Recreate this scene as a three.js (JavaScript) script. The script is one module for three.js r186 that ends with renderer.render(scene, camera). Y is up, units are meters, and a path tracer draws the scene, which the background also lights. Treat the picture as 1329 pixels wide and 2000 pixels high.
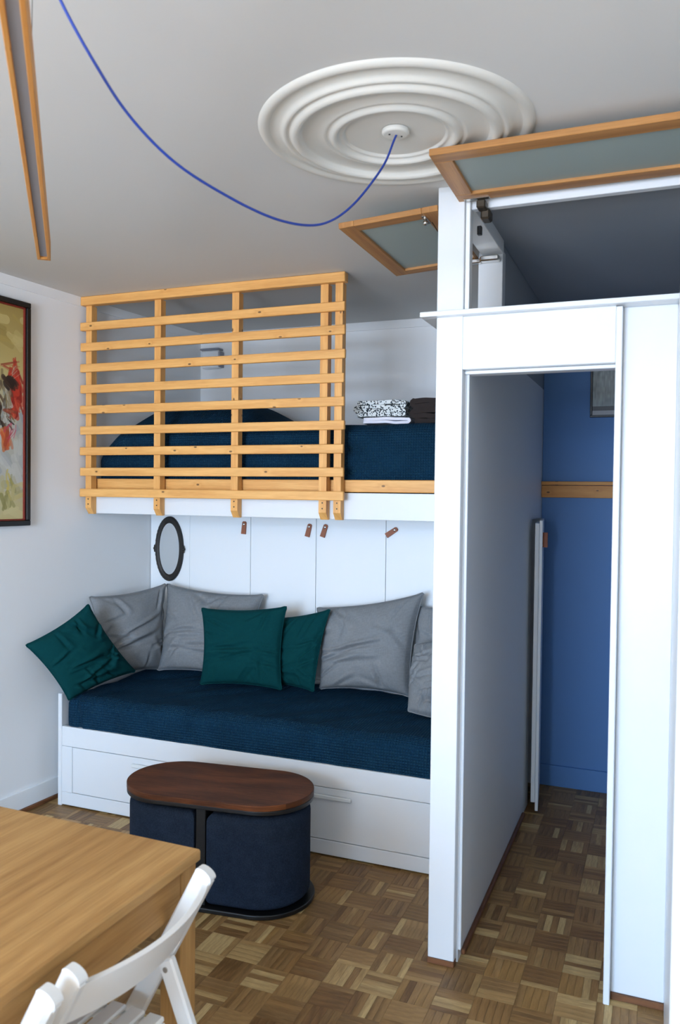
import * as THREE from 'three';
import { mergeGeometries, toCreasedNormals } from 'three/addons/utils/BufferGeometryUtils.js';
import { RectAreaLightUniformsLib } from 'three/addons/lights/RectAreaLightUniformsLib.js';

// ---------------------------------------------------------------- camera, light, exposure
const scene = new THREE.Scene();
const camera = new THREE.PerspectiveCamera(64.64, 1329 / 2000, 0.05, 60);
camera.position.set(2.8585, 1.6016, 4.0816);
camera.rotation.order = 'YXZ';
camera.rotation.set(-0.024, 0.3803, 0.0115);
camera.focus = 4.2; camera.userData.fStop = 5.2;
camera.updateMatrixWorld(true);
camera.updateProjectionMatrix();
const renderer = new THREE.WebGLRenderer({ antialias: true });
renderer.toneMapping = THREE.LinearToneMapping;
renderer.toneMappingExposure = 0.93;
renderer.shadowMap.enabled = true;
scene.background = new THREE.Color().setRGB(0.62, 0.8, 1.0);      // pale overcast-blue sky outside the window
RectAreaLightUniformsLib.init();
const FZ = 7.0, WINS = [{ x0: 0.6, x1: 2.4, y0: 0.6, y1: 2.45, k: 1.65 }, { x0: 3.0, x1: 4.1, y0: 0.6, y1: 2.45, k: 0.12 }];  // second opening is added, a dim fill for the passage
// daylight in the two window openings, the right one added as weak fill: blue skylight falls in from above, warmer light comes up from the sunny ground outside
for (const w of WINS) for (const [name, tilt, rgb, power] of [['window_skylight', -0.62, [0.43, 0.79, 1.28], 18], ['window_groundlight', 1.2, [1.3, 0.94, 0.54], 11]]) for (let k = 0; k < 4; k++) {
  const n = 4, h = (w.y1 - w.y0) / n, y = w.y0 + (k + 0.5) * h, x = (w.x0 + w.x1) / 2;
  const l = new THREE.RectAreaLight(new THREE.Color().setRGB(...rgb), power * w.k, w.x1 - w.x0 - 0.12, h * 0.92);
  l.position.set(x, y, FZ - 0.2); l.lookAt(x, y + Math.tan(tilt), FZ - 1.2); l.name = name; scene.add(l);
}

// ---------------------------------------------------------------- random, noise
function rng(seed) { let s = seed >>> 0 || 1; return () => { s = (s + 0x6D2B79F5) >>> 0; let t = s; t = Math.imul(t ^ (t >>> 15), t | 1); t ^= t + Math.imul(t ^ (t >>> 7), t | 61); return ((t ^ (t >>> 14)) >>> 0) / 4294967296; }; }
function hash3(x, y, z) { let h = Math.imul(x, 374761393) ^ Math.imul(y, 668265263) ^ Math.imul(z, 2147483647 ^ 0x5bd1e995); h = Math.imul(h ^ (h >>> 13), 1274126177); return ((h ^ (h >>> 16)) >>> 0) / 4294967296; }
const sm = (t) => t * t * (3 - 2 * t);
const mod = (a, n) => ((a % n) + n) % n;
function pn(x, y, px, py, seed) {              // value noise on a px by py torus
  const xi = Math.floor(x), yi = Math.floor(y), fx = sm(x - xi), fy = sm(y - yi);
  const a = mod(xi, px), b = mod(xi + 1, px), c = mod(yi, py), d = mod(yi + 1, py);
  const h = (i, j) => hash3(i, j, seed);
  return (h(a, c) * (1 - fx) + h(b, c) * fx) * (1 - fy) + (h(a, d) * (1 - fx) + h(b, d) * fx) * fy;
}
function n3(x, y, z, seed = 7) {
  const xi = Math.floor(x), yi = Math.floor(y), zi = Math.floor(z), fx = sm(x - xi), fy = sm(y - yi), fz = sm(z - zi);
  const h = (i, j, k) => hash3(xi + i, (yi + j) * 131 + seed * 17, zi + k);
  const l = (a, b, t) => a + (b - a) * t;
  return l(l(l(h(0, 0, 0), h(1, 0, 0), fx), l(h(0, 1, 0), h(1, 1, 0), fx), fy), l(l(h(0, 0, 1), h(1, 0, 1), fx), l(h(0, 1, 1), h(1, 1, 1), fx), fy), fz) * 2 - 1;
}
const mix = (a, b, t) => a + (b - a) * t;
const clamp = (x, a = 0, b = 1) => Math.min(b, Math.max(a, x));
const smooth = (a, b, x) => sm(clamp((x - a) / (b - a)));

// ---------------------------------------------------------------- textures (metres per repeat in su, sv)
function tex(n, fn, su, sv, srgb = true) {
  const data = new Uint8Array(n * n * 4);
  for (let j = 0; j < n; j++) for (let i = 0; i < n; i++) {
    const c = fn(i / n, j / n), k = (j * n + i) * 4;
    data[k] = clamp(c[0], 0, 255); data[k + 1] = clamp(c[1], 0, 255); data[k + 2] = clamp(c[2], 0, 255); data[k + 3] = 255;
  }
  const t = new THREE.DataTexture(data, n, n, THREE.RGBAFormat);
  t.wrapS = t.wrapT = THREE.RepeatWrapping; t.magFilter = THREE.LinearFilter; t.minFilter = THREE.LinearMipmapLinearFilter; t.generateMipmaps = true;
  if (srgb) t.colorSpace = THREE.SRGBColorSpace;
  t.repeat.set(1 / su, 1 / sv); t.needsUpdate = true;
  return t;
}
function woodTex(light, dark, { seed = 1, rings = 9, streak = 90, knots = 0, su = 1, sv = 0.25, contrast = 1, n = 512 } = {}) {
  const R = rng(seed * 77 + 5), ks = [];
  for (let k = 0; k < knots; k++) ks.push([R(), R(), 0.004 + R() * 0.003]);
  return tex(n, (u, v) => {
    let warp = 0, knot = 0;
    for (const [ku, kv, kr] of ks) {
      let du = Math.abs(u - ku); du = Math.min(du, 1 - du) * su; let dv = v - kv; dv = (dv - Math.round(dv)) * sv;
      const d = Math.hypot(du * 0.55, dv);
      warp += 0.9 * Math.exp(-(d * d) / (kr * kr * 6)) * Math.sign(dv || 1);
      knot = Math.max(knot, smooth(kr, kr * 0.5, d));
    }
    const w = pn(u * 3, v * 3, 3, 3, seed) * 1.2 + warp;
    const g = 0.5 + 0.5 * Math.sin((v * rings + w) * Math.PI * 2);
    const f = pn(u * 14, v * streak, 14, streak, seed + 1) * 0.6 + pn(u * 40, v * streak * 2, 40, streak * 2, seed + 2) * 0.4;
    const b = pn(u * 4, v * 6, 4, 6, seed + 3);
    let t = clamp(0.35 + contrast * (0.3 * (g - 0.5) + 0.6 * (f - 0.5) + 0.45 * (b - 0.5)));
    const c = light.map((x, i) => mix(x, dark[i], t));
    return knot > 0 ? c.map((x, i) => mix(x, dark[i] * 0.52, knot * 0.85)) : c;
  }, su, sv);
}
function bumpTex(fn, su, sv, n = 256) { return tex(n, (u, v) => { const h = 255 * fn(u, v); return [h, h, h]; }, su, sv, false); }
const T = {
  pine: woodTex([240, 182, 106], [208, 140, 68], { seed: 3, rings: 5, streak: 60, knots: 9, contrast: 0.9 }),
  oak: woodTex([192, 149, 92], [150, 106, 58], { seed: 5, rings: 9, streak: 120, contrast: 0.95, su: 1.4, sv: 0.5 }),
  flapOak: woodTex([188, 134, 76], [146, 96, 48], { seed: 8, rings: 6, streak: 90, contrast: 1 }),
  walnut: woodTex([112, 63, 32], [58, 31, 15], { seed: 11, rings: 3, streak: 70, contrast: 1.15, su: 0.8, sv: 0.4 }),
  grain: woodTex([255, 252, 246], [188, 180, 168], { seed: 17, rings: 5, streak: 60, contrast: 1.1, su: 0.4, sv: 0.2 }),
  plaster: bumpTex((u, v) => 0.6 * pn(u * 24, v * 24, 24, 24, 31) + 0.4 * pn(u * 64, v * 64, 64, 64, 32), 0.8, 0.8, 512),
  waffle: bumpTex((u, v) => { const a = Math.abs(Math.sin(u * Math.PI * 16)), b = Math.abs(Math.sin(v * Math.PI * 16)); return 1 - Math.pow(a * b, 0.7); }, 0.192, 0.192, 512),
  waffleTone: tex(512, (u, v) => { const k = 232 + 22 * (pn(u * 9, v * 9, 9, 9, 41) - 0.5) + 26 * (pn(u * 160, v * 160, 160, 160, 43) - 0.5); return [k, k, k]; }, 0.6, 0.6),
  linen: bumpTex((u, v) => 0.5 + 0.25 * (pn(u * 128, v * 32, 128, 32, 51) - 0.5) + 0.25 * (pn(u * 32, v * 128, 32, 128, 52) - 0.5), 0.1, 0.1),
  linenTone: tex(256, (u, v) => { const k = 236 + 16 * (pn(u * 80, v * 12, 80, 12, 55) + pn(u * 12, v * 80, 12, 80, 56) - 1); return [k, k, k]; }, 0.12, 0.12),
  melange: tex(256, (u, v) => { const k = 215 + 70 * (pn(u * 128, v * 90, 128, 90, 61) - 0.5) + 24 * (pn(u * 10, v * 10, 10, 10, 62) - 0.5); return [k, k, k]; }, 0.2, 0.2),
  spots: tex(512, (() => {
    const R = rng(99), pts = []; for (let i = 0; i < 520; i++) pts.push([R(), R(), 0.008 + R() * 0.008, R() * 3.14]);
    const grid = new Map(); const key = (a, b) => mod(a, 24) * 24 + mod(b, 24);
    for (const p of pts) { const k = key(Math.floor(p[0] * 24), Math.floor(p[1] * 24)); (grid.get(k) || grid.set(k, []).get(k)).push(p); }
    return (u, v) => {
      let on = 0; const a = Math.floor(u * 24), b = Math.floor(v * 24);
      for (let i = -1; i <= 1; i++) for (let j = -1; j <= 1; j++) for (const p of grid.get(key(a + i, b + j)) || []) {
        let du = u - p[0], dv = v - p[1]; du -= Math.round(du); dv -= Math.round(dv);
        const c = Math.cos(p[3]), s = Math.sin(p[3]); if (Math.hypot((du * c + dv * s) * 0.65, -du * s + dv * c) < p[2]) on = 1;
      }
      return on ? [38, 46, 52] : [226, 230, 228];
    };
  })(), 0.2, 0.2),
};
function M(color, o = {}) {
  const { map, bump, bs = 0.001, ...r } = o;
  const m = new THREE.MeshPhysicalMaterial({ color, roughness: 0.6, ...r });
  if (map) m.map = map;
  if (bump) { m.bumpMap = bump; m.bumpScale = bs; }
  return m;
}
const mats = {
  wall: M('#f1f1f0', { roughness: 0.85, bump: T.plaster, bs: 0.0002 }),
  ceiling: M('#d7d6d2', { roughness: 0.9, bump: T.plaster, bs: 0.0002 }),
  rose: M('#d9d6cd', { roughness: 0.7 }),
  white: M('#eef0f0', { roughness: 0.38 }),
  whiteSatin: M('#dfe1e2', { roughness: 0.3, clearcoat: 0.15, clearcoatRoughness: 0.3 }),
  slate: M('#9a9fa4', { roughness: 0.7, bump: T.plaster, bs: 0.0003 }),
  chair: M('#dddad4', { roughness: 0.35 }),
  passage: M('#dfe2e5', { roughness: 0.5, bump: T.plaster, bs: 0.00025 }),
  blue: M('#4d78ac', { roughness: 0.6, bump: T.plaster, bs: 0.00025 }),
  pine: M('#ffffff', { map: T.pine, roughness: 0.5 }),
  pineOld: M('#e2d2b4', { map: T.pine, roughness: 0.55 }),
  oak: M('#ffffff', { map: T.oak, roughness: 0.48, specularIntensity: 0.5 }),
  flapOak: M('#ffffff', { map: T.flapOak, roughness: 0.45 }),
  walnut: M('#ffffff', { map: T.walnut, roughness: 0.45, specularIntensity: 0.45 }),
  brownStrip: M('#7b4f30', { map: T.grain, roughness: 0.5 }),
  black: M('#0b0b0c', { roughness: 0.35 }),
  screw: M('#4a4238', { roughness: 0.45, metalness: 0.8 }),
  chrome: M('#c8c5bf', { roughness: 0.25, metalness: 1 }),
  leather: M('#9a5a3c', { roughness: 0.6 }),
  cable: M('#1d3b93', { roughness: 0.5 }),
  frosted: M('#cfdcd8', { roughness: 0.55, transmission: 0.6, thickness: 0 }),
  diffuser: M('#94969e', { roughness: 0.6 }),
  navy: M('#183f58', { roughness: 0.95, specularIntensity: 0.2, map: T.waffleTone, bump: T.waffle, bs: 0.007, }),
  grey: M('#8d8f90', { roughness: 0.95, specularIntensity: 0.3, map: T.linenTone, bump: T.linen, bs: 0.0006 }),
  teal: M('#064042', { roughness: 0.9, specularIntensity: 0.2, map: T.linenTone, bump: T.linen, bs: 0.0006 }),
  pouf: M('#293445', { roughness: 0.95, specularIntensity: 0.2, map: T.melange, bump: T.linen, bs: 0.0008 }),
  spots: M('#ffffff', { map: T.spots, roughness: 0.95 }),
  towelWhite: M('#eceaf2', { roughness: 0.95, bump: T.linen, bs: 0.001 }),
  towelBrown: M('#2a211e', { roughness: 0.95, bump: T.linen, bs: 0.001 }),
  mirrorGlass: M('#f2f6f8', { roughness: 0.03, metalness: 1 }),
  castIron: M('#2b2723', { roughness: 0.5, metalness: 0.35 }),
  glass: M('#ffffff', { roughness: 0, transmission: 1, thickness: 0 }),
  redEdge: M('#7c2416', { roughness: 0.5 }),
};

// ---------------------------------------------------------------- geometry helpers
// chamfered box, centred; uv in metres, u along the grain
function cb(w, h, d, { c = 0.002, grain, seed = 0 } = {}) {
  const H = [w / 2, h / 2, d / 2]; c = Math.min(c, w / 3, h / 3, d / 3);
  const g = grain ? 'xyz'.indexOf(grain) : H.indexOf(Math.max(...H));
  const pos = [], nor = [], uv = [];
  const o1 = seed ? hash3(seed, 3, 9) * 3 : 0, o2 = seed ? hash3(seed, 8, 1) * 3 : 0;
  const P = (sx, sy, sz, ax) => [sx, sy, sz].map((s, i) => s * (H[i] - (i === ax ? 0 : c)));
  const tri = (a, b, e) => {
    const n = new THREE.Vector3().subVectors(new THREE.Vector3(...b), new THREE.Vector3(...a)).cross(new THREE.Vector3().subVectors(new THREE.Vector3(...e), new THREE.Vector3(...a))).normalize();
    const mid = [0, 1, 2].map((i) => a[i] + b[i] + e[i]);
    if (n.x * mid[0] + n.y * mid[1] + n.z * mid[2] < 0) { [b, e] = [e, b]; n.negate(); }
    const an = [Math.abs(n.x), Math.abs(n.y), Math.abs(n.z)], ax = an.indexOf(Math.max(...an));
    let ua, va; if (ax === g) { ua = (g + 1) % 3; va = (g + 2) % 3; } else { ua = g; va = 3 - g - ax; }
    for (const p of [a, b, e]) { pos.push(...p); nor.push(n.x, n.y, n.z); uv.push(p[ua] + o1, p[va] + o2 + ax * 0.031); }
  };
  const quad = (a, b, e, f) => { tri(a, b, e); tri(a, e, f); };
  for (let ax = 0; ax < 3; ax++) for (const s of [-1, 1]) {
    const m = (a, b) => { const v = [0, 0, 0]; v[ax] = s; v[(ax + 1) % 3] = a; v[(ax + 2) % 3] = b; return P(...v, ax); };
    quad(m(-1, -1), m(1, -1), m(1, 1), m(-1, 1));
  }
  if (c > 0) {
    for (let ax = 0; ax < 3; ax++) for (const s of [-1, 1]) for (const t of [-1, 1]) {
      const a1 = (ax + 1) % 3, a2 = (ax + 2) % 3, m = (k, own) => { const v = [0, 0, 0]; v[ax] = k; v[a1] = s; v[a2] = t; return P(...v, own); };
      quad(m(-1, a1), m(1, a1), m(1, a2), m(-1, a2));
    }
    for (const x of [-1, 1]) for (const y of [-1, 1]) for (const z of [-1, 1]) tri(P(x, y, z, 0), P(x, y, z, 1), P(x, y, z, 2));
  }
  const G = new THREE.BufferGeometry();
  G.setAttribute('position', new THREE.Float32BufferAttribute(pos, 3)); G.setAttribute('normal', new THREE.Float32BufferAttribute(nor, 3)); G.setAttribute('uv', new THREE.Float32BufferAttribute(uv, 2));
  return G;
}
const span = (x0, x1, y0, y1, z0, z1, o) => cb(x1 - x0, y1 - y0, z1 - z0, o).translate((x0 + x1) / 2, (y0 + y1) / 2, (z0 + z1) / 2);
// prism over a polygon of [x, z] points between two heights, uv in metres
function prism(pts, y0, y1, bevel = 0) {
  const s = new THREE.Shape(pts.map(([x, z]) => new THREE.Vector2(x, -z)));
  const g = new THREE.ExtrudeGeometry(s, { depth: y1 - y0 - 2 * bevel, bevelEnabled: bevel > 0, bevelSize: bevel, bevelThickness: bevel, bevelOffset: -bevel, bevelSegments: 2, curveSegments: 40 });
  g.rotateX(-Math.PI / 2).translate(0, y0 + bevel, 0); return g;
}
function tube(points, r, seg = 60, rad = 8, closed = false) { return new THREE.TubeGeometry(new THREE.CatmullRomCurve3(points.map((p) => new THREE.Vector3(...p)), closed, 'centripetal'), seg, r, rad, closed); }
function rod(a, b, r, rad = 10) {
  const A = new THREE.Vector3(...a), B = new THREE.Vector3(...b), d = B.clone().sub(A), g = new THREE.CylinderGeometry(r, r, d.length(), rad);
  g.applyQuaternion(new THREE.Quaternion().setFromUnitVectors(new THREE.Vector3(0, 1, 0), d.normalize())); const m = A.add(B).multiplyScalar(0.5); return g.translate(m.x, m.y, m.z);
}
// beam with a rectangular section between two points; side = direction of its width
function bar(a, b, w, t, side, o = {}) {
  const A = new THREE.Vector3(...a), B = new THREE.Vector3(...b), y = B.clone().sub(A), L = y.length(); y.normalize();
  const x = new THREE.Vector3(...side); x.addScaledVector(y, -x.dot(y)).normalize(); const z = new THREE.Vector3().crossVectors(x, y);
  const g = cb(w, L, t, { c: 0.003, grain: 'y', ...o }); g.applyMatrix4(new THREE.Matrix4().makeBasis(x, y, z)); const m = A.add(B).multiplyScalar(0.5); return g.translate(m.x, m.y, m.z);
}
const merge = (l) => mergeGeometries(l.map((g) => (g.index ? g.toNonIndexed() : g)));

// ---------------------------------------------------------------- naming helpers
const taken = new Map();
function numbered(name) { const k = taken.get(name) || 0; taken.set(name, k + 1); return k ? `${name}_${String(k).padStart(3, '0')}` : name; }
function tag(o, label, category, group) { o.userData.label = label; o.userData.category = category; if (group) o.userData.group = group; return o; }
function thing(name, label, category, pos = [0, 0, 0], turn = 0, group) {
  const o = new THREE.Group(); o.name = numbered(name); scene.add(o); o.position.set(...pos); o.rotation.y = turn; return tag(o, label, category, group);
}
function part(name, geo, mat, parent) { const m = new THREE.Mesh(geo, mat); m.name = name; parent.add(m); return m; }
function single(name, geo, mat, label, category, group) { const m = part(numbered(name), geo, mat, scene); return tag(m, label, category, group); }
function struct(name, geo, mat, label, category = 'wall') { const m = part(name, geo, mat, scene); m.userData.kind = 'structure'; return tag(m, label, category); }
function structGroup(name, label, category = 'wall') { const o = new THREE.Group(); o.name = name; scene.add(o); o.userData.kind = 'structure'; return tag(o, label, category); }

// ================================================================ SETTING
const H = 2.6233, KX = -0.0723;                                   // ceiling height; the left wall runs along x = KX * z
const lw = (z, off = 0) => [KX * z + off, z];
const RX = 4.4;

// ---- floor: mosaic parquet, every finger its own piece
{
  const floor = struct('floor', span(-0.7, RX + 0.15, -0.12, -0.0075, -0.65, FZ + 0.15, { c: 0 }), M('#6b4c32', { roughness: 0.7 }), 'brown mosaic parquet floor laid in basket-weave squares', 'floor');
  const fm = M('#ffffff', { map: T.grain, vertexColors: true, roughness: 0.42, specularIntensity: 0.6 });
  const B = 0.1205, FW = B / 5, R = rng(4242);
  const tones = [[150, 113, 75], [140, 104, 68], [158, 121, 82], [132, 96, 62], [148, 112, 74], [166, 130, 90], [143, 106, 69], [184, 150, 108], [127, 92, 60], [154, 116, 74], [147, 112, 77], [196, 164, 122], [138, 104, 70], [152, 116, 80]];
  const finger = (tone, dir, k) => {
    const L = B - 0.0005, W = FW - 0.0004, c = 0.0005, h = 0.008;
    const lo = [[-L / 2, -W / 2], [L / 2, -W / 2], [L / 2, W / 2], [-L / 2, W / 2]], ins = lo.map(([a, b]) => [a - Math.sign(a) * c, b - Math.sign(b) * c]);
    const pos = [], uv = []; const o1 = hash3(k, 1, 2), o2 = hash3(k, 5, 6);
    const add = (p) => { pos.push(...(dir ? [p[2], p[1], -p[0]] : p)); uv.push(p[0] + o1, p[2] + o2); };
    const q = (a, b, e, f) => { for (const p of [a, b, e, a, e, f]) add(p); };
    const t3 = (p, y) => [p[0], y, p[1]];
    q(t3(ins[3], 0), t3(ins[2], 0), t3(ins[1], 0), t3(ins[0], 0));
    for (let i = 0; i < 4; i++) { const j = (i + 1) % 4; q(t3(ins[i], 0), t3(ins[j], 0), t3(lo[j], -c), t3(lo[i], -c)); q(t3(lo[i], -c), t3(lo[j], -c), t3(lo[j], -h), t3(lo[i], -h)); }
    const g = new THREE.BufferGeometry(); g.setAttribute('position', new THREE.Float32BufferAttribute(pos, 3)); g.setAttribute('uv', new THREE.Float32BufferAttribute(uv, 2));
    const col = new THREE.Color().setRGB(tone[0] * 1.05 / 255, tone[1] * 1.08 / 255, tone[2] * 1.03 / 255, THREE.SRGBColorSpace); const cs = []; for (let i = 0; i < pos.length / 3; i++) cs.push(col.r, col.g, col.b);
    g.setAttribute('color', new THREE.Float32BufferAttribute(cs, 3)); g.computeVertexNormals(); return g;
  };
  const variants = [[], []]; for (let dir = 0; dir < 2; dir++) for (let k = 0; k < 28; k++) variants[dir].push(finger(tones[k % tones.length], dir, k + dir * 100 + 1));
  const list = [], X0 = 1.609, Z0 = 1.67, v = new THREE.Vector3();
  for (let i = -19; X0 + i * B < RX; i++) for (let j = -18; Z0 + j * B < FZ; j++) {
    const dir = mod(i + j, 2), cx = X0 + (i + 0.5) * B, cz = Z0 + (j + 0.5) * B, base = Math.floor(R() * 14);
    for (let k = 0; k < 5; k++) {
      const o = (k - 2) * FW, x = cx + (dir ? o : 0), z = cz + (dir ? 0 : o);
      const r = R(); const kind = r < 0.55 ? base : Math.floor(R() * 28);
      v.set(x, 0, z).project(camera); const px = (v.x + 1) / 2 * 1329, py = (1 - v.y) / 2 * 2000;
      let score = 0;
      const inFrame = v.z < 1 && px > 0 && px < 1329 && py > 0 && py < 2000;
      const hidden = (z < 0.84 && x < 2.14) || (x > 2.1 && x < 2.26 && z < 1.45) || (x > 2.7 && z < 1.41) || (px < 405 && py > 1610) || (x > 0.85 && x < 1.62 && z > 1.05 && z < 1.46 - 0.05) || x > 2.88;
      if (inFrame && !hidden) score = 1 / ((x - 2.8585) ** 2 + (z - 4.0816) ** 2 + 2.56);
      list.push([score, x, z, dir, kind]);
    }
  }
  list.sort((a, b) => b[0] - a[0]);
  list.slice(0, 300).forEach(([, x, z, dir, kind]) => part('parquet_finger', variants[dir][kind], fm, floor).position.set(x, 0, z));
  const rest = part('parquet_field', mergeGeometries(list.slice(300).map(([, x, z, dir, kind]) => variants[dir][kind].clone().translate(x, 0, z))), fm, floor); rest.userData.kind = 'stuff';
}
struct('ceiling', span(-0.7, RX + 0.15, H, H + 0.15, -0.65, FZ + 0.15, { c: 0 }), mats.ceiling, 'plain off-white plaster ceiling above the loft', 'ceiling');
struct('wall_left', prism([lw(-0.65), lw(FZ + 0.15), lw(FZ + 0.15, -0.15), lw(-0.65, -0.15)], 0, H), mats.wall, 'white plaster wall behind the framed painting', 'wall');
struct('wall_back', span(-0.2, RX + 0.15, 0, H, -0.65, -0.5, { c: 0 }), mats.wall, 'off-white wall behind the loft mattress', 'wall');
struct('wall_right', span(RX, RX + 0.15, 0, H, -0.5, FZ + 0.15, { c: 0 }), mats.wall, 'white wall beyond the side block, out of view', 'wall');
{
  const w = structGroup('wall_front', 'white window wall behind the viewer', 'wall'), z0 = FZ, z1 = FZ + 0.15;
  const A = WINS[0], B = WINS[1];
  for (const [a, b, c, d] of [[-0.6, A.x0, 0, H], [A.x1, B.x0, 0, H], [B.x1, RX + 0.15, 0, H], [A.x0, A.x1, 0, A.y0], [A.x0, A.x1, A.y1, H], [B.x0, B.x1, 0, B.y0], [B.x0, B.x1, B.y1, H]]) part('wall_panel', span(a, b, c, d, z0, z1, { c: 0 }), mats.wall, w);
  WINS.forEach((q, i) => {
    const win = structGroup('window_' + (i + 1), i ? 'added unseen casement window behind the viewer, right one' : 'tall white casement window behind the viewer, left one', 'window'), m = (q.x0 + q.x1) / 2;
    for (const x of [q.x0 + 0.02, m, q.x1 - 0.02]) part('window_frame', span(x - 0.02, x + 0.02, q.y0, q.y1, z0 + 0.04, z0 + 0.08), mats.white, win);
    for (const y of [q.y0 + 0.02, q.y1 - 0.02]) part('window_frame', span(q.x0 + 0.04, q.x1 - 0.04, y - 0.02, y + 0.02, z0 + 0.04, z0 + 0.08), mats.white, win);
    for (const [a, b] of [[q.x0 + 0.04, m - 0.02], [m + 0.02, q.x1 - 0.04]]) part('window_pane', new THREE.PlaneGeometry(b - a, q.y1 - q.y0 - 0.08).translate((a + b) / 2, (q.y0 + q.y1) / 2, z0 + 0.06), mats.glass, win);
  });
}
struct('trim_1', prism([lw(-0.5), lw(FZ), lw(FZ, 0.007), lw(-0.5, 0.007)], 2.574, H), mats.wall, 'flat painted band along the top of the left wall', 'trim');
struct('trim_2', span(0.05, 2.14, 2.574, H, -0.5, -0.493, { c: 0.001 }), mats.wall, 'flat painted band along the top of the loft wall', 'trim');
{
  const b = structGroup('baseboard_left', 'white baseboard with brown strip along the left wall', 'baseboard');
  part('board', prism([lw(0.02), lw(FZ), lw(FZ, 0.013), lw(0.02, 0.013)], 0.02, 0.108, 0.002), mats.white, b);
  part('floor_strip', prism([lw(0.02), lw(FZ), lw(FZ, 0.022), lw(0.02, 0.022)], 0, 0.02, 0.003), mats.brownStrip, b);
}
// ---- partition with the doorway, and the passage behind it
const PZ = 1.43, XL = 2.14, XO = 2.23, XT = 2.712, SHY = 2.19;
{
  const p = structGroup('wall_partition', 'white partition with a narrow open doorway into a dark passage', 'wall');
  part('post_panel', span(XL, XO, 0.02, H, PZ - 0.04, PZ), mats.whiteSatin, p);
  part('header_panel', span(XO, XT, 2.0142, SHY, PZ - 0.03, PZ - 0.0005), mats.whiteSatin, p);
  part('edge_board', span(XT, XT + 0.019, 0, SHY - 0.004, PZ - 0.07, PZ + 0.006), mats.whiteSatin, p);
  part('side_panel', span(XT + 0.019, 2.89, 0.022, SHY, PZ - 0.056, PZ - 0.036), mats.whiteSatin, p);
  part('jamb_strip', span(XO, XO + 0.014, 0.04, 2.0142, PZ - 0.085, PZ - 0.045), mats.whiteSatin, p);
  part('head_strip', span(XO, XT, 2.002, 2.0142, PZ - 0.085, PZ - 0.03), mats.whiteSatin, p);
  part('floor_strip', span(XL - 0.002, XO + 0.001, 0, 0.02, PZ - 0.03, PZ + 0.002), mats.brownStrip, p);
  part('floor_strip', span(XT + 0.019, 2.89, 0, 0.022, PZ - 0.05, PZ - 0.03), mats.brownStrip, p);
}
{
  const XP = 2.2344, p = structGroup('wall_passage_left', 'grey painted side wall of the passage', 'wall');
  part('near_wall', span(XL + 0.01, XP, 0, SHY - 0.01, -0.14, PZ - 0.041, { c: 0 }), mats.passage, p);
  part('upper_wall', span(XL + 0.01, XP, 1.475, SHY - 0.01, -0.5, -0.14, { c: 0 }), mats.passage, p);
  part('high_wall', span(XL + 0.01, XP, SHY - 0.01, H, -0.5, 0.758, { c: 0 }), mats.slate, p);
  part('far_jamb', span(XL + 0.01, XP, 0, 1.475, -0.5, -0.46, { c: 0 }), mats.passage, p);
  part('floor_strip', span(XP, XP + 0.014, 0, 0.022, 0.03, PZ - 0.09, { c: 0.003 }), mats.brownStrip, p);
}
struct('wall_passage_end', span(2.236, 2.889, 0, H - 0.012, -0.499, -0.475, { c: 0 }), mats.blue, 'blue painted end wall of the passage', 'wall');
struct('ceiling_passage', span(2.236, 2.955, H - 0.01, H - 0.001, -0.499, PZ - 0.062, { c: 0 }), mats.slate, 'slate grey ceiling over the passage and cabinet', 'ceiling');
struct('baseboard_passage', span(2.236, 2.889, 0, 0.115, -0.475, -0.462, { c: 0.002 }), mats.blue, 'blue painted baseboard at the end of the passage', 'baseboard');
{
  const o = structGroup('wall_side_block', 'tall white block at the right edge of the picture', 'wall');
  part('lower_block', span(2.89, RX, 0, SHY - 0.004, -0.5, 2.35, { c: 0.004 }), mats.whiteSatin, o);
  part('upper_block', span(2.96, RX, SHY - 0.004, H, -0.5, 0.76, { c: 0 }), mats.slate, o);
  part('upper_block', span(3.47, RX, SHY - 0.004, H, 0.76, 1.43, { c: 0 }), mats.wall, o);
}

// ================================================================ CEILING THINGS
{
  const prof = [[0.386, 0], [0.383, 0.006], [0.377, 0.012], [0.368, 0.0145], [0.359, 0.012], [0.354, 0.007], [0.35, 0.005], [0.34, 0.006], [0.328, 0.01], [0.32, 0.016], [0.317, 0.022], [0.311, 0.025], [0.305, 0.023], [0.302, 0.02], [0.297, 0.022], [0.292, 0.03], [0.284, 0.0355], [0.275, 0.035], [0.268, 0.028], [0.265, 0.018], [0.26, 0.013], [0.245, 0.011], [0.228, 0.013], [0.212, 0.017], [0.204, 0.021], [0.198, 0.022], [0.193, 0.019], [0.188, 0.019], [0.184, 0.025], [0.177, 0.031], [0.169, 0.031], [0.163, 0.026], [0.16, 0.019], [0.153, 0.017], [0.149, 0.018], [0.145, 0.016], [0.142, 0.011], [0.139, 0.009], [0.05, 0.009], [0.0005, 0.009]];
  const g = new THREE.LatheGeometry(prof.map(([r, d]) => new THREE.Vector2(r, -d * 0.82)).reverse(), 128);
  const o = single('ceiling_rose', g, mats.rose, 'round white plaster ceiling rose with concentric rings', 'ceiling rose'); o.position.set(2.135, H, 1.885);
}
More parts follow.
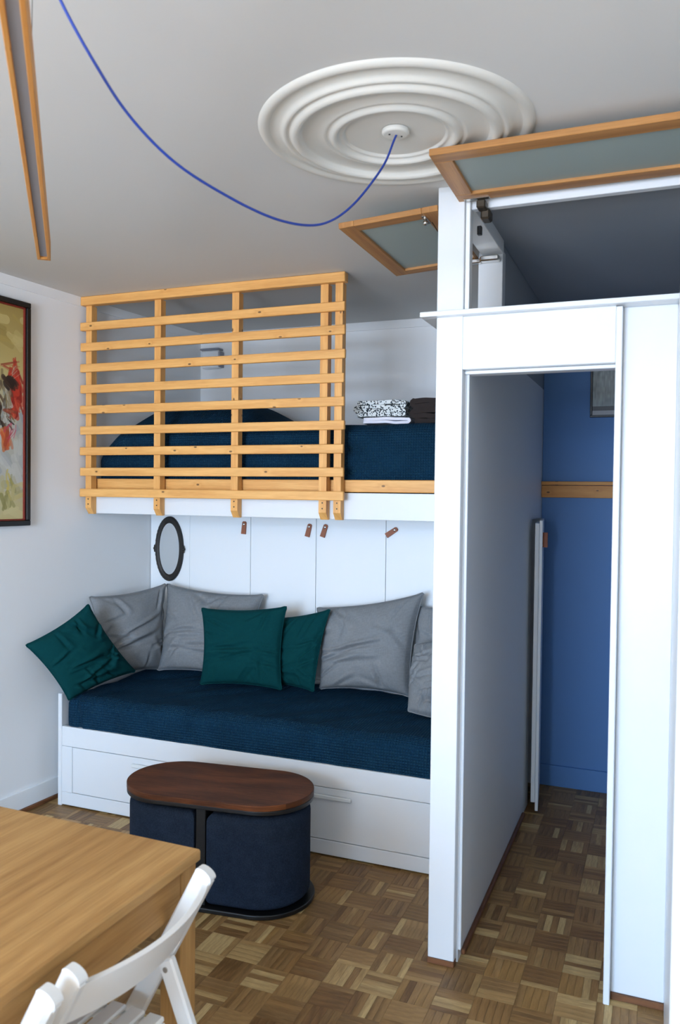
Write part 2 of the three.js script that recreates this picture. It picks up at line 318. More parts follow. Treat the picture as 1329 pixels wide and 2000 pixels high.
{
  const c = thing('pendant_cable', 'blue fabric cable drooping below the ceiling from a white plate', 'cable', [0, 0, 0]);
  part('cord', tube([[2.145, 2.602, 1.905], [2.142, 2.581, 1.918], [2.132, 2.518, 1.95], [2.118, 2.459, 1.993], [2.087, 2.356, 2.085], [2.061, 2.295, 2.162], [2.037, 2.262, 2.235], [1.998, 2.244, 2.354], [1.947, 2.255, 2.506], [1.901, 2.285, 2.647], [1.867, 2.34, 2.748], [1.845, 2.403, 2.814], [1.821, 2.492, 2.887], [1.805, 2.58, 2.935], [1.8, H - 0.002, 2.95]], 0.0031, 160, 8), mats.cable, c);
  const pl = part('ceiling_plate', new THREE.LatheGeometry([[0.0005, -0.013], [0.03, -0.0128], [0.036, -0.011], [0.0385, -0.007], [0.0385, 0]].map((p) => new THREE.Vector2(...p)), 40), mats.rose, c); pl.position.set(2.143, H - 0.009, 1.906);
  for (const [x, z] of [[-0.014, 0.012], [0.014, -0.012]]) part('screw', new THREE.CylinderGeometry(0.0026, 0.0026, 0.002, 10).translate(x, -0.0135, z), mats.black, pl);
  part('cable_hook', rod([1.8, H, 2.95], [1.8, H - 0.03, 2.95], 0.006), mats.rose, c);
}
{
  // slim wooden bar lamp hung on wires; it lies at an angle to the walls
  const d = [0.644, 0.765], L = 2.0, a = Math.atan2(d[0], d[1]);
  const o = thing('pendant_lamp', 'long slim wooden bar lamp hanging at the upper left', 'lamp', [1.087, 2.3, 2.11], a);
  for (const s of [-1, 1]) part('side_board', cb(0.009, 0.056, L, { c: 0.001, grain: 'z', seed: 5 + s }).translate(s * 0.0148, 0.028, L / 2), mats.pineOld, o);
  part('end_board', cb(0.0206, 0.056, 0.02, { c: 0.0008 }).translate(0, 0.028, 0.01), mats.pineOld, o);
  part('end_board', cb(0.0206, 0.056, 0.02, { c: 0.0008 }).translate(0, 0.028, L - 0.01), mats.pineOld, o);
  part('top_board', cb(0.0206, 0.006, L - 0.042, { c: 0.0008, grain: 'z' }).translate(0, 0.052, L / 2), mats.pineOld, o);
  part('diffuser', cb(0.0204, 0.004, L - 0.042, { c: 0.0005 }).translate(0, 0.008, L / 2), mats.diffuser, o);
  for (const z of [1.07, 1.28]) part('suspension_wire', rod([0.012, 0.05, z], [0.012, H - 2.3, z - 0.06], 0.0007, 6), mats.screw, o);
}

// ================================================================ LOFT
{
  const o = thing('loft_bed', 'white raised loft platform above the daybed with wooden edge board', 'loft bed', [0, 0, 0]);
  part('fascia_board', span(-0.03, XL - 0.001, 1.475, 1.6, 0.503, 0.525), mats.whiteSatin, o);
  part('deck', span(0.045, XL - 0.001, 1.545, 1.598, -0.499, 0.502), mats.white, o);
  part('edge_board', span(-0.028, XL - 0.001, 1.604, 1.662, 0.487, 0.512, { seed: 41, c: 0.003 }), mats.pine, o);
}
{
  const o = thing('loft_railing', 'slatted pine railing fixed between loft edge and ceiling', 'railing', [0, 0, 0]);
  const ys = [2.486, 2.378, 2.267, 2.156, 2.047, 1.937, 1.827, 1.718, 1.607];
  part('top_rail', span(-0.033, 1.474, H - 0.047, H - 0.001, 0.548, 0.592, { seed: 21, c: 0.003 }), mats.pine, o);
  ys.forEach((y, i) => part('slat', span(-0.036 + 0.002 * (i % 2), 1.474 + 0.002 * (i % 3), y - 0.043, y, 0.571, 0.591, { seed: 22 + i, c: 0.003 }), mats.pine, o));
  [[-0.012, 0.024], [0.42, 0.458], [0.872, 0.91], [1.345, 1.384], [1.42, 1.457]].forEach(([a, b], i) => {
    const s = new THREE.Shape([[0.5275, 1.472], [0.545, 1.472], [0.5705, 1.506], [0.5705, H - 0.0475], [0.5275, H - 0.0475]].map(([z, y]) => new THREE.Vector2(z, y)));
    const g = new THREE.ExtrudeGeometry(s, { depth: b - a, bevelEnabled: false }).rotateY(-Math.PI / 2).translate(b, 0, 0);   // local z -> -x
    const uv = g.attributes.uv, pos = g.attributes.position; for (let k = 0; k < uv.count; k++) uv.setXY(k, pos.getY(k) + i * 0.37, pos.getX(k) + pos.getZ(k) + i * 0.113);
    const p = part('post', g, mats.pine, o);
    for (const y of [1.525, 1.552]) part('screw', new THREE.CylinderGeometry(0.0035, 0.0035, 0.002, 10).rotateX(Math.PI / 2).translate((a + b) / 2, y, 0.571), mats.screw, p);
  });
}
// soft block: a subdivided box whose edges are rounded, then pushed about by fn(p, n)
function softBox(w, h, d, r, seg, fn) {
  const g = new THREE.BoxGeometry(w, h, d, ...seg), P = g.attributes.position, N = g.attributes.normal, U = g.attributes.uv, v = new THREE.Vector3(), c = new THREE.Vector3(), n = new THREE.Vector3();
  const hx = w / 2, hy = h / 2, hz = d / 2;
  for (let i = 0; i < P.count; i++) {
    v.fromBufferAttribute(P, i); const ox = N.getX(i), oy = N.getY(i), oz = N.getZ(i);
    if (Math.abs(oy) > 0.5) U.setXY(i, v.x, -v.z); else if (Math.abs(oz) > 0.5) U.setXY(i, v.x, v.y - hy - hz); else U.setXY(i, -v.z, v.y - hy);
    c.set(clamp(v.x, -hx + r, hx - r), clamp(v.y, -hy + r, hy - r), clamp(v.z, -hz + r, hz - r));
    n.subVectors(v, c); if (n.lengthSq() < 1e-12) n.set(ox, oy, oz); n.normalize();
    v.copy(c).addScaledVector(n, r); if (fn) fn(v, n); P.setXYZ(i, v.x, v.y, v.z);
  }
  const uv = g.attributes.uv.clone(); g.computeVertexNormals();
  g.setAttribute('uv', uv); return toCreasedNormals(g, 0.9);
}
{
  // loft mattress under its navy cover, pillows bulging beneath it at the left
  const cx = 1.045, w = 2.07, y0 = 1.6, h = 0.325, cz = -0.01, d = 0.965;
  const g = softBox(w, h, d, 0.06, [110, 14, 56], (v, n) => {
    const up = smooth(-0.1, 0.16, v.y), X = v.x + cx, Z = v.z + cz;
    const hump = smooth(-0.12, 0.36, X) * (1 - smooth(0.62, 1.1, X)) * smooth(-0.5, -0.2, Z) * (1 - smooth(0.16, 0.48, Z));
    v.y += up * 0.17 * hump - up * 0.16 * (1 - smooth(-0.06, 0.2, X)) + up * 0.008 * n3(X * 5, 3, Z * 5);
    v.x += (1 - smooth(0.0, 0.8, X)) * (KX * Z + 0.004);
    v.z += 0.006 * n3(X * 4, v.y * 5, 2) * smooth(0.2, 0.4, v.z);
  }).translate(cx, y0 + h / 2, cz);
  single('loft_mattress', g, mats.navy, 'mattress under a dark navy waffle cover on the loft platform', 'mattress');
}
function foldedCloth(levels, width, t, depth, seed) {          // side profile of a folded cloth, extruded along its depth
  const pts = [], n = levels.length, hw = width / 2;
  for (let i = 0; i < n; i++) {
    const y = levels[i], dir = i % 2 ? -1 : 1, inset = 0.004 * hash3(seed, i, 4);
    for (let k = 0; k <= 14; k++) { const s = -1 + 2 * k / 14; pts.push([dir * s * (hw - inset), y + 0.004 * n3(s * 2 + seed, i, 3) - 0.006 * Math.max(0, Math.abs(s) - 0.7)]); }
    if (i < n - 1) { const dy = levels[i + 1] - y; for (let k = 1; k < 6; k++) { const a = -Math.PI / 2 + Math.PI * k / 6; pts.push([dir * (hw + Math.cos(a) * dy * 0.5), y + dy / 2 + Math.sin(a) * dy / 2]); } }
  }
  const L = [], Rr = [];
  pts.forEach((p, i) => { const a = pts[Math.max(0, i - 1)], b = pts[Math.min(pts.length - 1, i + 1)], dx = b[0] - a[0], dy = b[1] - a[1], l = Math.hypot(dx, dy) || 1; L.push([p[0] - dy / l * t / 2, p[1] + dx / l * t / 2]); Rr.push([p[0] + dy / l * t / 2, p[1] - dx / l * t / 2]); });
  const s = new THREE.Shape([...L, ...Rr.reverse()].map((p) => new THREE.Vector2(...p)));
  const g = new THREE.ExtrudeGeometry(s, { depth, bevelEnabled: true, bevelSize: 0.001, bevelThickness: 0.002, bevelSegments: 1, steps: 1 });
  const P = g.attributes.position, U = g.attributes.uv; for (let i = 0; i < P.count; i++) U.setXY(i, P.getX(i), P.getY(i) * 1.0 + P.getZ(i));
  return g;
}
{
  const a = single('folded_towel', foldedCloth([0.006, 0.02], 0.225, 0.012, 0.2, 3), mats.towelWhite, 'white folded towel lying under the spotted towel', 'towel'); a.position.set(1.595, 1.938, 0.17); a.rotation.y = 0.05;
  const b = single('folded_towel', foldedCloth([0.007, 0.026, 0.046, 0.066], 0.235, 0.0175, 0.19, 8), mats.spots, 'black and white spotted towel folded on top of white towel', 'towel'); b.position.set(1.575, 1.974, 0.165); b.rotation.y = -0.03;
  const c = single('folded_towel', foldedCloth([0.009, 0.032, 0.056, 0.082, 0.106], 0.2, 0.022, 0.2, 14), mats.towelBrown, 'dark brown folded towel half hidden by the white post', 'towel'); c.position.set(1.85, 1.938, 0.17);
}
{
  const o = thing('wall_box', 'small white box fixture on the wall above the loft', 'wall fixture', [0.135, 2.39, -0.5]);
  part('housing', cb(0.13, 0.115, 0.05, { c: 0.008 }).translate(0, 0.0575, 0.026), mats.white, o);
  part('cap', cb(0.14, 0.012, 0.062, { c: 0.003 }).translate(0, 0.121, 0.032), mats.diffuser, o);
  part('side_cover', cb(0.012, 0.1, 0.056, { c: 0.003 }).translate(0.071, 0.055, 0.03), mats.diffuser, o);
}

// ================================================================ STORAGE UNDER THE LOFT
function pull(x, y, z, turn, parent) {                          // strap with its rivet, as sub-parts of a door
  const s = new THREE.Shape([[-0.011, 0.012], [-0.006, 0.018], [0.006, 0.018], [0.011, 0.012], [0.0125, -0.052], [-0.0125, -0.052]].map((p) => new THREE.Vector2(...p)));
  const e = new THREE.ExtrudeGeometry(s, { depth: 0.009, bevelEnabled: true, bevelSize: 0.0012, bevelThickness: 0.0012, bevelSegments: 1 }).rotateX(-0.06);
  for (const [n, g, m] of [['leather_pull', e, mats.leather], ['rivet', new THREE.SphereGeometry(0.0075, 16, 10).scale(1, 1, 0.5).translate(0, 0.003, 0.0115), mats.chrome]]) { const q = part(n, g, m, parent); q.position.set(x, y, z); q.rotation.z = turn; }
}
{
  const o = thing('storage_closet', 'white built-in closet doors behind the daybed cushions', 'closet', [0, 0, 0]);
  part('carcass', span(0.045, 1.86, 0.0, 1.47, -0.495, -0.024), mats.white, o);
  part('filler_panel', span(0.006, 0.2775, 0.01, 1.472, -0.02, 0), mats.white, o);
  const xs = [0.2775, 0.681, 1.087, 1.492, 1.9];
  for (let i = 0; i < 4; i++) {
    const d = part('door', span(xs[i] + 0.0012, xs[i + 1] - 0.0012, 0.01, 1.472, -0.02, 0, { c: 0.0012 }), mats.white, o);
    if (i === 0) pull(0.642, 1.412, 0.001, -0.06, d); if (i === 1) pull(1.048, 1.408, 0.001, -0.22, d); if (i === 2) pull(1.143, 1.408, 0.001, -0.3, d); if (i === 3) pull(1.54, 1.405, 0.001, -0.98, d);
  }
  part('filler_panel', span(1.9012, 2.145, 0.01, 1.472, -0.02, 0, { c: 0.0012 }), mats.white, o);
}
{
  const o = thing('oval_mirror', 'oval mirror in a dark ornate frame on white closet panel', 'mirror', [0.143, 1.257, 0.001]);
  const A = 0.096, B = 0.192, a = 0.068, b = 0.152, n = 96, rings = [[1, 0.0], [1.0, 0.01], [0.93, 0.017], [0.82, 0.019], [0.7, 0.015], [0.55, 0.018], [0.4, 0.016], [0.2, 0.012], [0, 0.009], [0, 0.0]];
  const pos = [], idx = []; for (let i = 0; i <= n; i++) { const th = i / n * Math.PI * 2; rings.forEach(([t, z]) => { const k = 0.0016 * Math.sin(th * 40) * (t > 0.25 && t < 0.95 ? 1 : 0); pos.push(Math.cos(th) * mix(a, A, t), Math.sin(th) * mix(b, B, t), z + (z ? k : 0)); }); }
  for (let i = 0; i < n; i++) for (let j = 0; j < rings.length - 1; j++) { const p = i * rings.length + j, q = p + rings.length; idx.push(p, q, p + 1, q, q + 1, p + 1); }
  const g = new THREE.BufferGeometry(); g.setAttribute('position', new THREE.Float32BufferAttribute(pos, 3)); g.setIndex(idx); g.computeVertexNormals();
  const uv = new Float32Array(pos.length / 3 * 2); g.setAttribute('uv', new THREE.BufferAttribute(uv, 2));
  part('frame', g, mats.castIron, o);
  part('mirror_glass', new THREE.CylinderGeometry(1, 1, 0.006, 72).rotateX(Math.PI / 2).scale(a + 0.004, b + 0.004, 1).translate(0, 0, 0.006), mats.mirrorGlass, o);
  for (const s of [-1, 1]) part('side_ornament', merge([-1, 0, 1].map((k) => new THREE.SphereGeometry(k ? 0.009 : 0.012, 14, 10).scale(1, 1, 0.7).translate(s * (A + 0.002 - Math.abs(k) * 0.001), k * 0.014, 0.011))), mats.castIron, o);
}

// ================================================================ DAYBED
const DZ = 0.8265;
{
  const o = thing('daybed', 'white daybed frame with two drawers under the loft', 'daybed', [0, 0, 0]);
  part('side_panel', span(0.03, 0.054, 0, 0.57, 0.012, DZ, { c: 0.003 }), mats.whiteSatin, o);
  part('side_panel', span(2.06, 2.084, 0, 0.57, 0.012, DZ, { c: 0.003 }), mats.whiteSatin, o);
  part('back_panel', span(0.055, 2.059, 0.03, 0.57, 0.012, 0.03, { c: 0.003 }), mats.whiteSatin, o);
  part('front_rail', span(0.055, 2.059, 0.3065, 0.406, DZ - 0.024, DZ - 0.001, { c: 0.002 }), mats.whiteSatin, o);
  part('slat_base', span(0.055, 2.059, 0.31, 0.33, 0.031, DZ - 0.025), mats.white, o);
  part('base_rail', span(0.055, 2.059, 0.008, 0.0725, DZ - 0.022, DZ - 0.001, { c: 0.002 }), mats.whiteSatin, o);
  part('stile', span(0.055, 0.1195, 0.0735, 0.3055, DZ - 0.022, DZ - 0.001, { c: 0.0015 }), mats.whiteSatin, o);
  part('stile', span(2.0, 2.059, 0.0735, 0.3055, DZ - 0.022, DZ - 0.001, { c: 0.0015 }), mats.whiteSatin, o);
  for (const [a, b] of [[0.1215, 1.052], [1.056, 1.998]]) {
    const m = (a + b) / 2, g = part('drawer', span(a, b, 0.0755, 0.304, DZ - 0.022, DZ - 0.0015, { c: 0.0015 }), mats.whiteSatin, o);
    part('handle', merge([span(m - 0.1, m + 0.1, 0.258, 0.276, DZ + 0.006, DZ + 0.015, { c: 0.003 }), span(m - 0.085, m - 0.075, 0.26, 0.274, DZ - 0.003, DZ + 0.007), span(m + 0.075, m + 0.085, 0.26, 0.274, DZ - 0.003, DZ + 0.007)]), M('#dfe2e0', { roughness: 0.4 }), g);
  }
}
{
  const x0 = 0.06, x1 = 2.055, z0 = 0.035, z1 = 0.806, y0 = 0.331, y1 = 0.562, cx = (x0 + x1) / 2, cz = (z0 + z1) / 2, cy = (y0 + y1) / 2;
  const g = softBox(x1 - x0, y1 - y0, z1 - z0, 0.05, [150, 16, 70], (v, n) => {
    const X = v.x + cx, Z = v.z + cz, top = smooth(0.05, 0.11, v.y), front = smooth(0.3, 0.385, v.z), low = 1 - smooth(0.0, 0.1, v.y);
    v.y += top * (0.006 * n3(X * 3, 1, Z * 3, 3) + 0.007 * n3(X * 9 + Z * 8, 2, Z * 3 - X * 2, 5) + 0.003 * n3(X * 22 + Z * 18, 2, Z * 5 - X * 4, 6));
    v.z += front * (0.006 * n3(X * 3.5, v.y * 6, 4, 8) + 0.003 * n3(X * 16, v.y * 5, 6, 9) + 0.01 * Math.sin(clamp((v.y + 0.11) / 0.22) * Math.PI));
    v.x += (v.x < -0.9 ? 1 : 0) * 0.012 * n3(3, v.y * 7, Z * 6, 12) * smooth(-0.9, -1, v.x);
    // slack folds falling down the front at the left end
    v.z += front * (-0.012 * Math.exp(-(((X - 0.135 - (0.11 - v.y) * 0.16) / 0.012) ** 2)) + 0.008 * Math.exp(-(((X - 0.165 - (0.11 - v.y) * 0.16) / 0.02) ** 2)));
    v.y += top * -0.008 * Math.exp(-(((X - 0.27 - (0.4 - Z) * 0.1) / 0.012) ** 2)) * smooth(0.45, 0.7, Z);
  }).translate(cx, cy, cz);
  single('daybed_mattress', g, mats.navy, 'daybed mattress under a navy blue waffle blanket', 'mattress');
}
// pillow spanned by four corner points (round the outline), puffed on both faces, with gathered folds
function pillowGeo(c, puff, back, k, seed, fold = 1) {
  const C = c.map((p) => new THREE.Vector3(...p)), N = 52, R = rng(seed * 31 + 7), W = [];
  const nrm = new THREE.Vector3().subVectors(C[2], C[0]).cross(new THREE.Vector3().subVectors(C[3], C[1])).normalize().negate();
  for (let i = 0; i < 18; i++) {
    const e = Math.floor(R() * 4), q = R() * 1.7 - 0.85, s0 = e === 0 ? -1 : e === 1 ? 1 : q, t0 = e === 2 ? -1 : e === 3 ? 1 : q;
    const a = Math.atan2(-t0, -s0) + (R() - 0.5) * 1.5; W.push([s0, t0, Math.cos(a), Math.sin(a), 0.35 + R() * 0.6, 0.028 + R() * 0.03, (0.005 + R() * 0.008) * fold]);
  }
  for (let i = 0; i < 6; i++) W.push([-0.95 + R() * 0.5, -0.75 + R() * 0.75, Math.cos(-0.35 + R() * 0.9), Math.sin(-0.35 + R() * 0.9) * 0.5, 0.7 + R() * 0.8, 0.03 + R() * 0.035, (0.006 + R() * 0.007) * fold]);
  const pos = [], uv = [], idx = [];
  const side = (sgn, amp) => {
    const o = pos.length / 3;
    for (let j = 0; j <= N; j++) for (let i = 0; i <= N; i++) {
      const s = -1 + 2 * i / N, t = -1 + 2 * j / N, s2 = s * (1 - k * (1 - t * t)), t2 = t * (1 - k * (1 - s * s));
      const u = (s2 + 1) / 2, v = (1 - t2) / 2;                 // v = 0 at the top edge
      const p = new THREE.Vector3().addScaledVector(C[0], (1 - u) * (1 - v)).addScaledVector(C[1], u * (1 - v)).addScaledVector(C[2], u * v).addScaledVector(C[3], (1 - u) * v);
      const m = Math.pow(Math.max(0, (1 - s * s) * (1 - t * t)), 0.42); let h = amp * m * (1 + 0.12 * n3(s * 1.6, t * 1.6, seed, seed));
      if (sgn > 0) for (const [s0, t0, dx, dy, l, w, A] of W) {
        const al = (s - s0) * dx + (t - t0) * dy, ac = -(s - s0) * dy + (t - t0) * dx; if (al < 0 || al > l) continue;
        const f = Math.sin(Math.PI * Math.min(1, al / l)) ** 0.7, ww = w * (0.6 + 0.7 * al / l); h += A * f * (-Math.exp(-((ac / ww) ** 2)) + 0.75 * Math.exp(-(((ac - 1.7 * ww) / (1.2 * ww)) ** 2))) * smooth(0, 0.12, m);
      }
      h += 0.0018 * n3(s * 9, t * 9, seed + 3, seed) * m;
      p.addScaledVector(nrm, sgn * h); pos.push(p.x, p.y, p.z); uv.push(s * 0.25, t * 0.25);
    }
    for (let j = 0; j < N; j++) for (let i = 0; i < N; i++) { const a = o + j * (N + 1) + i, b = a + 1, e = a + N + 1, f = e + 1; if (sgn > 0) idx.push(a, b, f, a, f, e); else idx.push(a, f, b, a, e, f); }
  };
  side(1, puff); side(-1, back);
  const g = new THREE.BufferGeometry(); g.setAttribute('position', new THREE.Float32BufferAttribute(pos, 3)); g.setAttribute('uv', new THREE.Float32BufferAttribute(uv, 2)); g.setIndex(idx); g.computeVertexNormals();
  // the seam that runs round the edge
  const e = []; for (let q = 0; q < 4; q++) for (let i = 0; i < 14; i++) { const w = -1 + 2 * i / 14, [s, t] = [[w, 1], [1, -w], [-w, -1], [-1, w]][q]; const s2 = s * (1 - k * (1 - t * t)), t2 = t * (1 - k * (1 - s * s)), u = (s2 + 1) / 2, v = (1 - t2) / 2; e.push(new THREE.Vector3().addScaledVector(C[0], (1 - u) * (1 - v)).addScaledVector(C[1], u * (1 - v)).addScaledVector(C[2], u * v).addScaledVector(C[3], (1 - u) * v)); }
  return [g, new THREE.TubeGeometry(new THREE.CatmullRomCurve3(e, true), 160, 0.0032, 6, true)];
}
function cushion(name, corners, puff, back, k, seed, mat, label, group, fold) {
  const mid = [0, 1, 2].map((i) => corners.reduce((a, p) => a + p[i], 0) / 4), base = [mid[0], Math.min(...corners.map((p) => p[1])), mid[2]];
  const o = thing(name, label, 'cushion', base, 0, group), [g, seam] = pillowGeo(corners.map((p) => p.map((x, i) => x - base[i])), puff, back, k, seed, fold);
  part('cover', g, mat, o); part('seam', seam, mat, o);
}
cushion('grey_cushion', [[0.0, 1.024, 0.55], [0.195, 1.063, 0.12], [0.2, 0.575, 0.17], [0.12, 0.6, 0.58]], 0.09, 0.03, 0.09, 3, mats.grey, 'grey linen cushion in the corner against the left wall', 'grey cushions', 1.2);
cushion('grey_cushion', [[0.19, 1.06, 0.1], [0.802, 1.028, 0.07], [0.81, 0.582, 0.22], [0.196, 0.578, 0.2]], 0.11, 0.045, 0.1, 6, mats.grey, 'grey linen cushion behind the front teal cushion, below the mirror', 'grey cushions', 1.1);
cushion('teal_cushion', [[0.845, 0.91, 0.15], [1.256, 0.992, 0.2], [1.203, 0.575, 0.28], [0.865, 0.575, 0.23]], 0.06, 0.03, 0.08, 9, mats.teal, 'teal cushion tucked between a teal and a grey cushion', 'teal cushions');
cushion('teal_cushion', [[0.541, 0.965, 0.29], [1.03, 0.999, 0.25], [1.045, 0.58, 0.33], [0.585, 0.572, 0.37]], 0.065, 0.03, 0.085, 12, mats.teal, 'square teal cushion standing in front of the grey cushion', 'teal cushions', 1.1);
cushion('grey_cushion', [[1.131, 0.977, 0.08], [1.732, 1.095, 0.1], [1.69, 0.58, 0.19], [1.2, 0.57, 0.19]], 0.12, 0.045, 0.09, 15, mats.grey, 'large grey linen cushion with raised right corner on the daybed', 'grey cushions', 1.2);
cushion('grey_cushion', [[1.69, 1.02, 0.07], [2.03, 1.044, 0.07], [2.03, 0.585, 0.16], [1.69, 0.585, 0.16]], 0.06, 0.04, 0.05, 18, mats.grey, 'grey cushion standing at the back beside the white post', 'grey cushions');
cushion('grey_cushion', [[1.74, 0.86, 0.27], [2.04, 0.9, 0.3], [2.03, 0.58, 0.52], [1.77, 0.585, 0.47]], 0.08, 0.05, -0.04, 21, mats.grey, 'grey cushion slumped forward beside the white post', 'grey cushions', 1.2);
cushion('teal_cushion', [[-0.025, 0.838, 0.99], [0.13, 1.014, 0.72], [0.24, 0.629, 0.47], [0.128, 0.553, 0.86]], 0.075, 0.025, 0.085, 24, mats.teal, 'teal cushion leaning on the left arm of the daybed', 'teal cushions', 1.3);

// ================================================================ COFFEE TABLE WITH POUFS
{
  const turn = 0.12, pos = [1.222, 0, 1.258];
  const stadium = (L, W) => { const r = W / 2, s = L / 2 - r, sh = new THREE.Shape(); sh.moveTo(-s, -r); sh.lineTo(s, -r); sh.absarc(s, 0, r, -Math.PI / 2, Math.PI / 2, false); sh.lineTo(-s, r); sh.absarc(-s, 0, r, Math.PI / 2, Math.PI * 1.5, false); return sh; };
  const slab = (sh, y0, y1, b) => new THREE.ExtrudeGeometry(sh, { depth: y1 - y0 - 2 * b, bevelEnabled: true, bevelSize: b, bevelThickness: b, bevelOffset: -b, bevelSegments: 3, curveSegments: 32 }).rotateX(-Math.PI / 2).translate(0, y0 + b, 0);
  const o = thing('coffee_table', 'oval walnut coffee table with black frame on the parquet', 'coffee table', pos, turn);
  part('tabletop', slab(stadium(0.775, 0.4), 0.41, 0.432, 0.003), mats.walnut, o);
  part('top_frame', slab(stadium(0.775, 0.385), 0.392, 0.4095, 0.003), mats.black, o);
  part('centre_support', span(-0.02, 0.02, 0.02, 0.392, -0.18, 0.18), mats.black, o);
  part('base_plate', slab(stadium(0.79, 0.4), 0.002, 0.02, 0.004), mats.black, o);
  for (const s of [-1, 1]) {
    const q = thing('pouf_stool', s < 0 ? 'dark blue pouf nested under the left half of coffee table' : 'dark blue pouf nested under the right half of coffee table', 'pouf', pos, turn, 'poufs under the coffee table');
    q.position.y = 0.021;
    const r = 0.185, e = 0.19, sh = new THREE.Shape(); sh.moveTo(0.026 * s, -r); sh.lineTo(s * e, -r);
    if (s > 0) sh.absarc(e, 0, r, -Math.PI / 2, Math.PI / 2, false); else sh.absarc(-e, 0, r, Math.PI * 1.5, Math.PI / 2, true);
    sh.lineTo(0.026 * s, r); sh.closePath();
    const g = new THREE.ExtrudeGeometry(sh, { depth: 0.295, bevelEnabled: true, bevelSize: 0.03, bevelThickness: 0.03, bevelOffset: -0.03, bevelSegments: 6, curveSegments: 32 }).rotateX(-Math.PI / 2).translate(0, 0.03, 0);
    part('upholstery', toCreasedNormals(g, 0.6), mats.pouf, q);
    part('plinth', slab((() => { const p = new THREE.Shape(), rr = 0.16; p.moveTo(0.05 * s, -rr); p.lineTo(s * e, -rr); if (s > 0) p.absarc(e, 0, rr, -Math.PI / 2, Math.PI / 2, false); else p.absarc(-e, 0, rr, Math.PI * 1.5, Math.PI / 2, true); p.lineTo(0.05 * s, rr); p.closePath(); return p; })(), 0, 0.006, 0.001), mats.black, q);
  }
}

// ================================================================ DINING TABLE AND CHAIRS
{
  const o = thing('dining_table', 'oak dining table in the left foreground', 'dining table', [1.852, 0, 2.43], -0.022);   // origin at its far right corner
  const W = 0.92, L = 1.5;
  part('tabletop', span(-W, 0, 0.722, 0.75, 0, L, { c: 0.004, grain: 'z', seed: 3 }), mats.oak, o);
  part('apron', span(-0.03, -0.01, 0.63, 0.7215, 0.07, L - 0.07, { seed: 7 }), mats.oak, o); part('apron', span(-W + 0.01, -W + 0.03, 0.63, 0.7215, 0.07, L - 0.07, { seed: 9 }), mats.oak, o);
  part('apron', span(-W + 0.07, -0.07, 0.63, 0.7215, 0.012, 0.032, { seed: 11 }), mats.oak, o); part('apron', span(-W + 0.07, -0.07, 0.63, 0.7215, L - 0.032, L - 0.012, { seed: 13 }), mats.oak, o);
  for (const [x, z] of [[-0.068, 0.008], [-W + 0.008, 0.008], [-0.068, L - 0.068], [-W + 0.008, L - 0.068]]) part('leg', span(x, x + 0.06, 0, 0.7215, z, z + 0.06, { grain: 'y', seed: 20 + Math.round(z * 9 - x * 7), c: 0.003 }), mats.oak, o);
}
function foldingChair() {                                         // origin on the floor under the middle of the back; the sitter looks towards -x
  const o = thing('folding_chair', '', 'chair', [0, 0, 0], 0, 'white folding chairs at the dining table'), w = 0.205, m = mats.chair;
  for (const s of [-1, 1]) {
    const g = bar([0.0, 0.762, s * w], [-0.4, 0.012, s * w], 0.022, 0.045, [0, 0, 1], { c: 0.004 });
    const p = part('back_post', g, m, o);
    const cap = new THREE.CylinderGeometry(0.0215, 0.0215, 0.0218, 28, 1).rotateX(Math.PI / 2).scale(1, 0.5, 1).rotateZ(-0.49).translate(0, 0.7625, s * w); part('rounded_top', cap, m, p);
    part('bolt', new THREE.CylinderGeometry(0.006, 0.006, 0.003, 12).rotateX(Math.PI / 2).translate(-0.097, 0.58, s * (w + 0.011)), mats.chrome, p);
    const q = part('rear_leg', bar([-0.078, 0.575, s * (w - 0.035)], [0.16, 0.012, s * (w - 0.035)], 0.02, 0.04, [0, 0, 1], { c: 0.004 }), m, o);
    part('bolt', new THREE.CylinderGeometry(0.006, 0.006, 0.003, 12).rotateX(Math.PI / 2).translate(-0.072, 0.555, s * (w - 0.035) + 0.0112), mats.chrome, q);
    part('seat_rail', span(-0.41, -0.055, 0.425, 0.455, s * (w - 0.075) - 0.009, s * (w - 0.075) + 0.009, { c: 0.003 }), m, o);
  }
  // backrest: a board bent backwards between the posts
  const n = 24, pos = [], idx = [], sec = [[-0.007, 0], [0.007, 0], [0.007, 1], [-0.007, 1]];
  for (let i = 0; i <= n; i++) { const z = -w + 0.01 + (2 * w - 0.02) * i / n, b = 0.05 * (1 - (z / w) ** 2); for (const [dx, t] of sec) { const y = mix(0.66, 0.744, t) + (t ? 0.006 : -0.004) * 0; pos.push(-0.038 + (y - 0.69) * 0.53 + b + dx + 0.01, y, z); } }
  for (let i = 0; i < n; i++) for (let j = 0; j < 4; j++) { const a = i * 4 + j, b = i * 4 + (j + 1) % 4; idx.push(a, b, a + 4, b, b + 4, a + 4); }
  idx.push(0, 2, 1, 0, 3, 2); const e = n * 4; idx.push(e, e + 1, e + 2, e, e + 2, e + 3);
  const g = new THREE.BufferGeometry(); g.setAttribute('position', new THREE.Float32BufferAttribute(pos, 3)); g.setIndex(idx);
  part('backrest', toCreasedNormals(g, 0.5), m, o);
  for (let i = 0; i < 7; i++) part('seat_slat', cb(0.04, 0.013, 0.28, { c: 0.004, grain: 'z' }).translate(-0.078 - i * 0.05, 0.4622, 0), m, o);
  part('front_stretcher', rod([-0.33, 0.145, -w], [-0.33, 0.145, w], 0.008), m, o);
  part('rear_stretcher', rod([0.095, 0.165, -w + 0.035], [0.095, 0.165, w - 0.035], 0.008), m, o);
  return o;
}
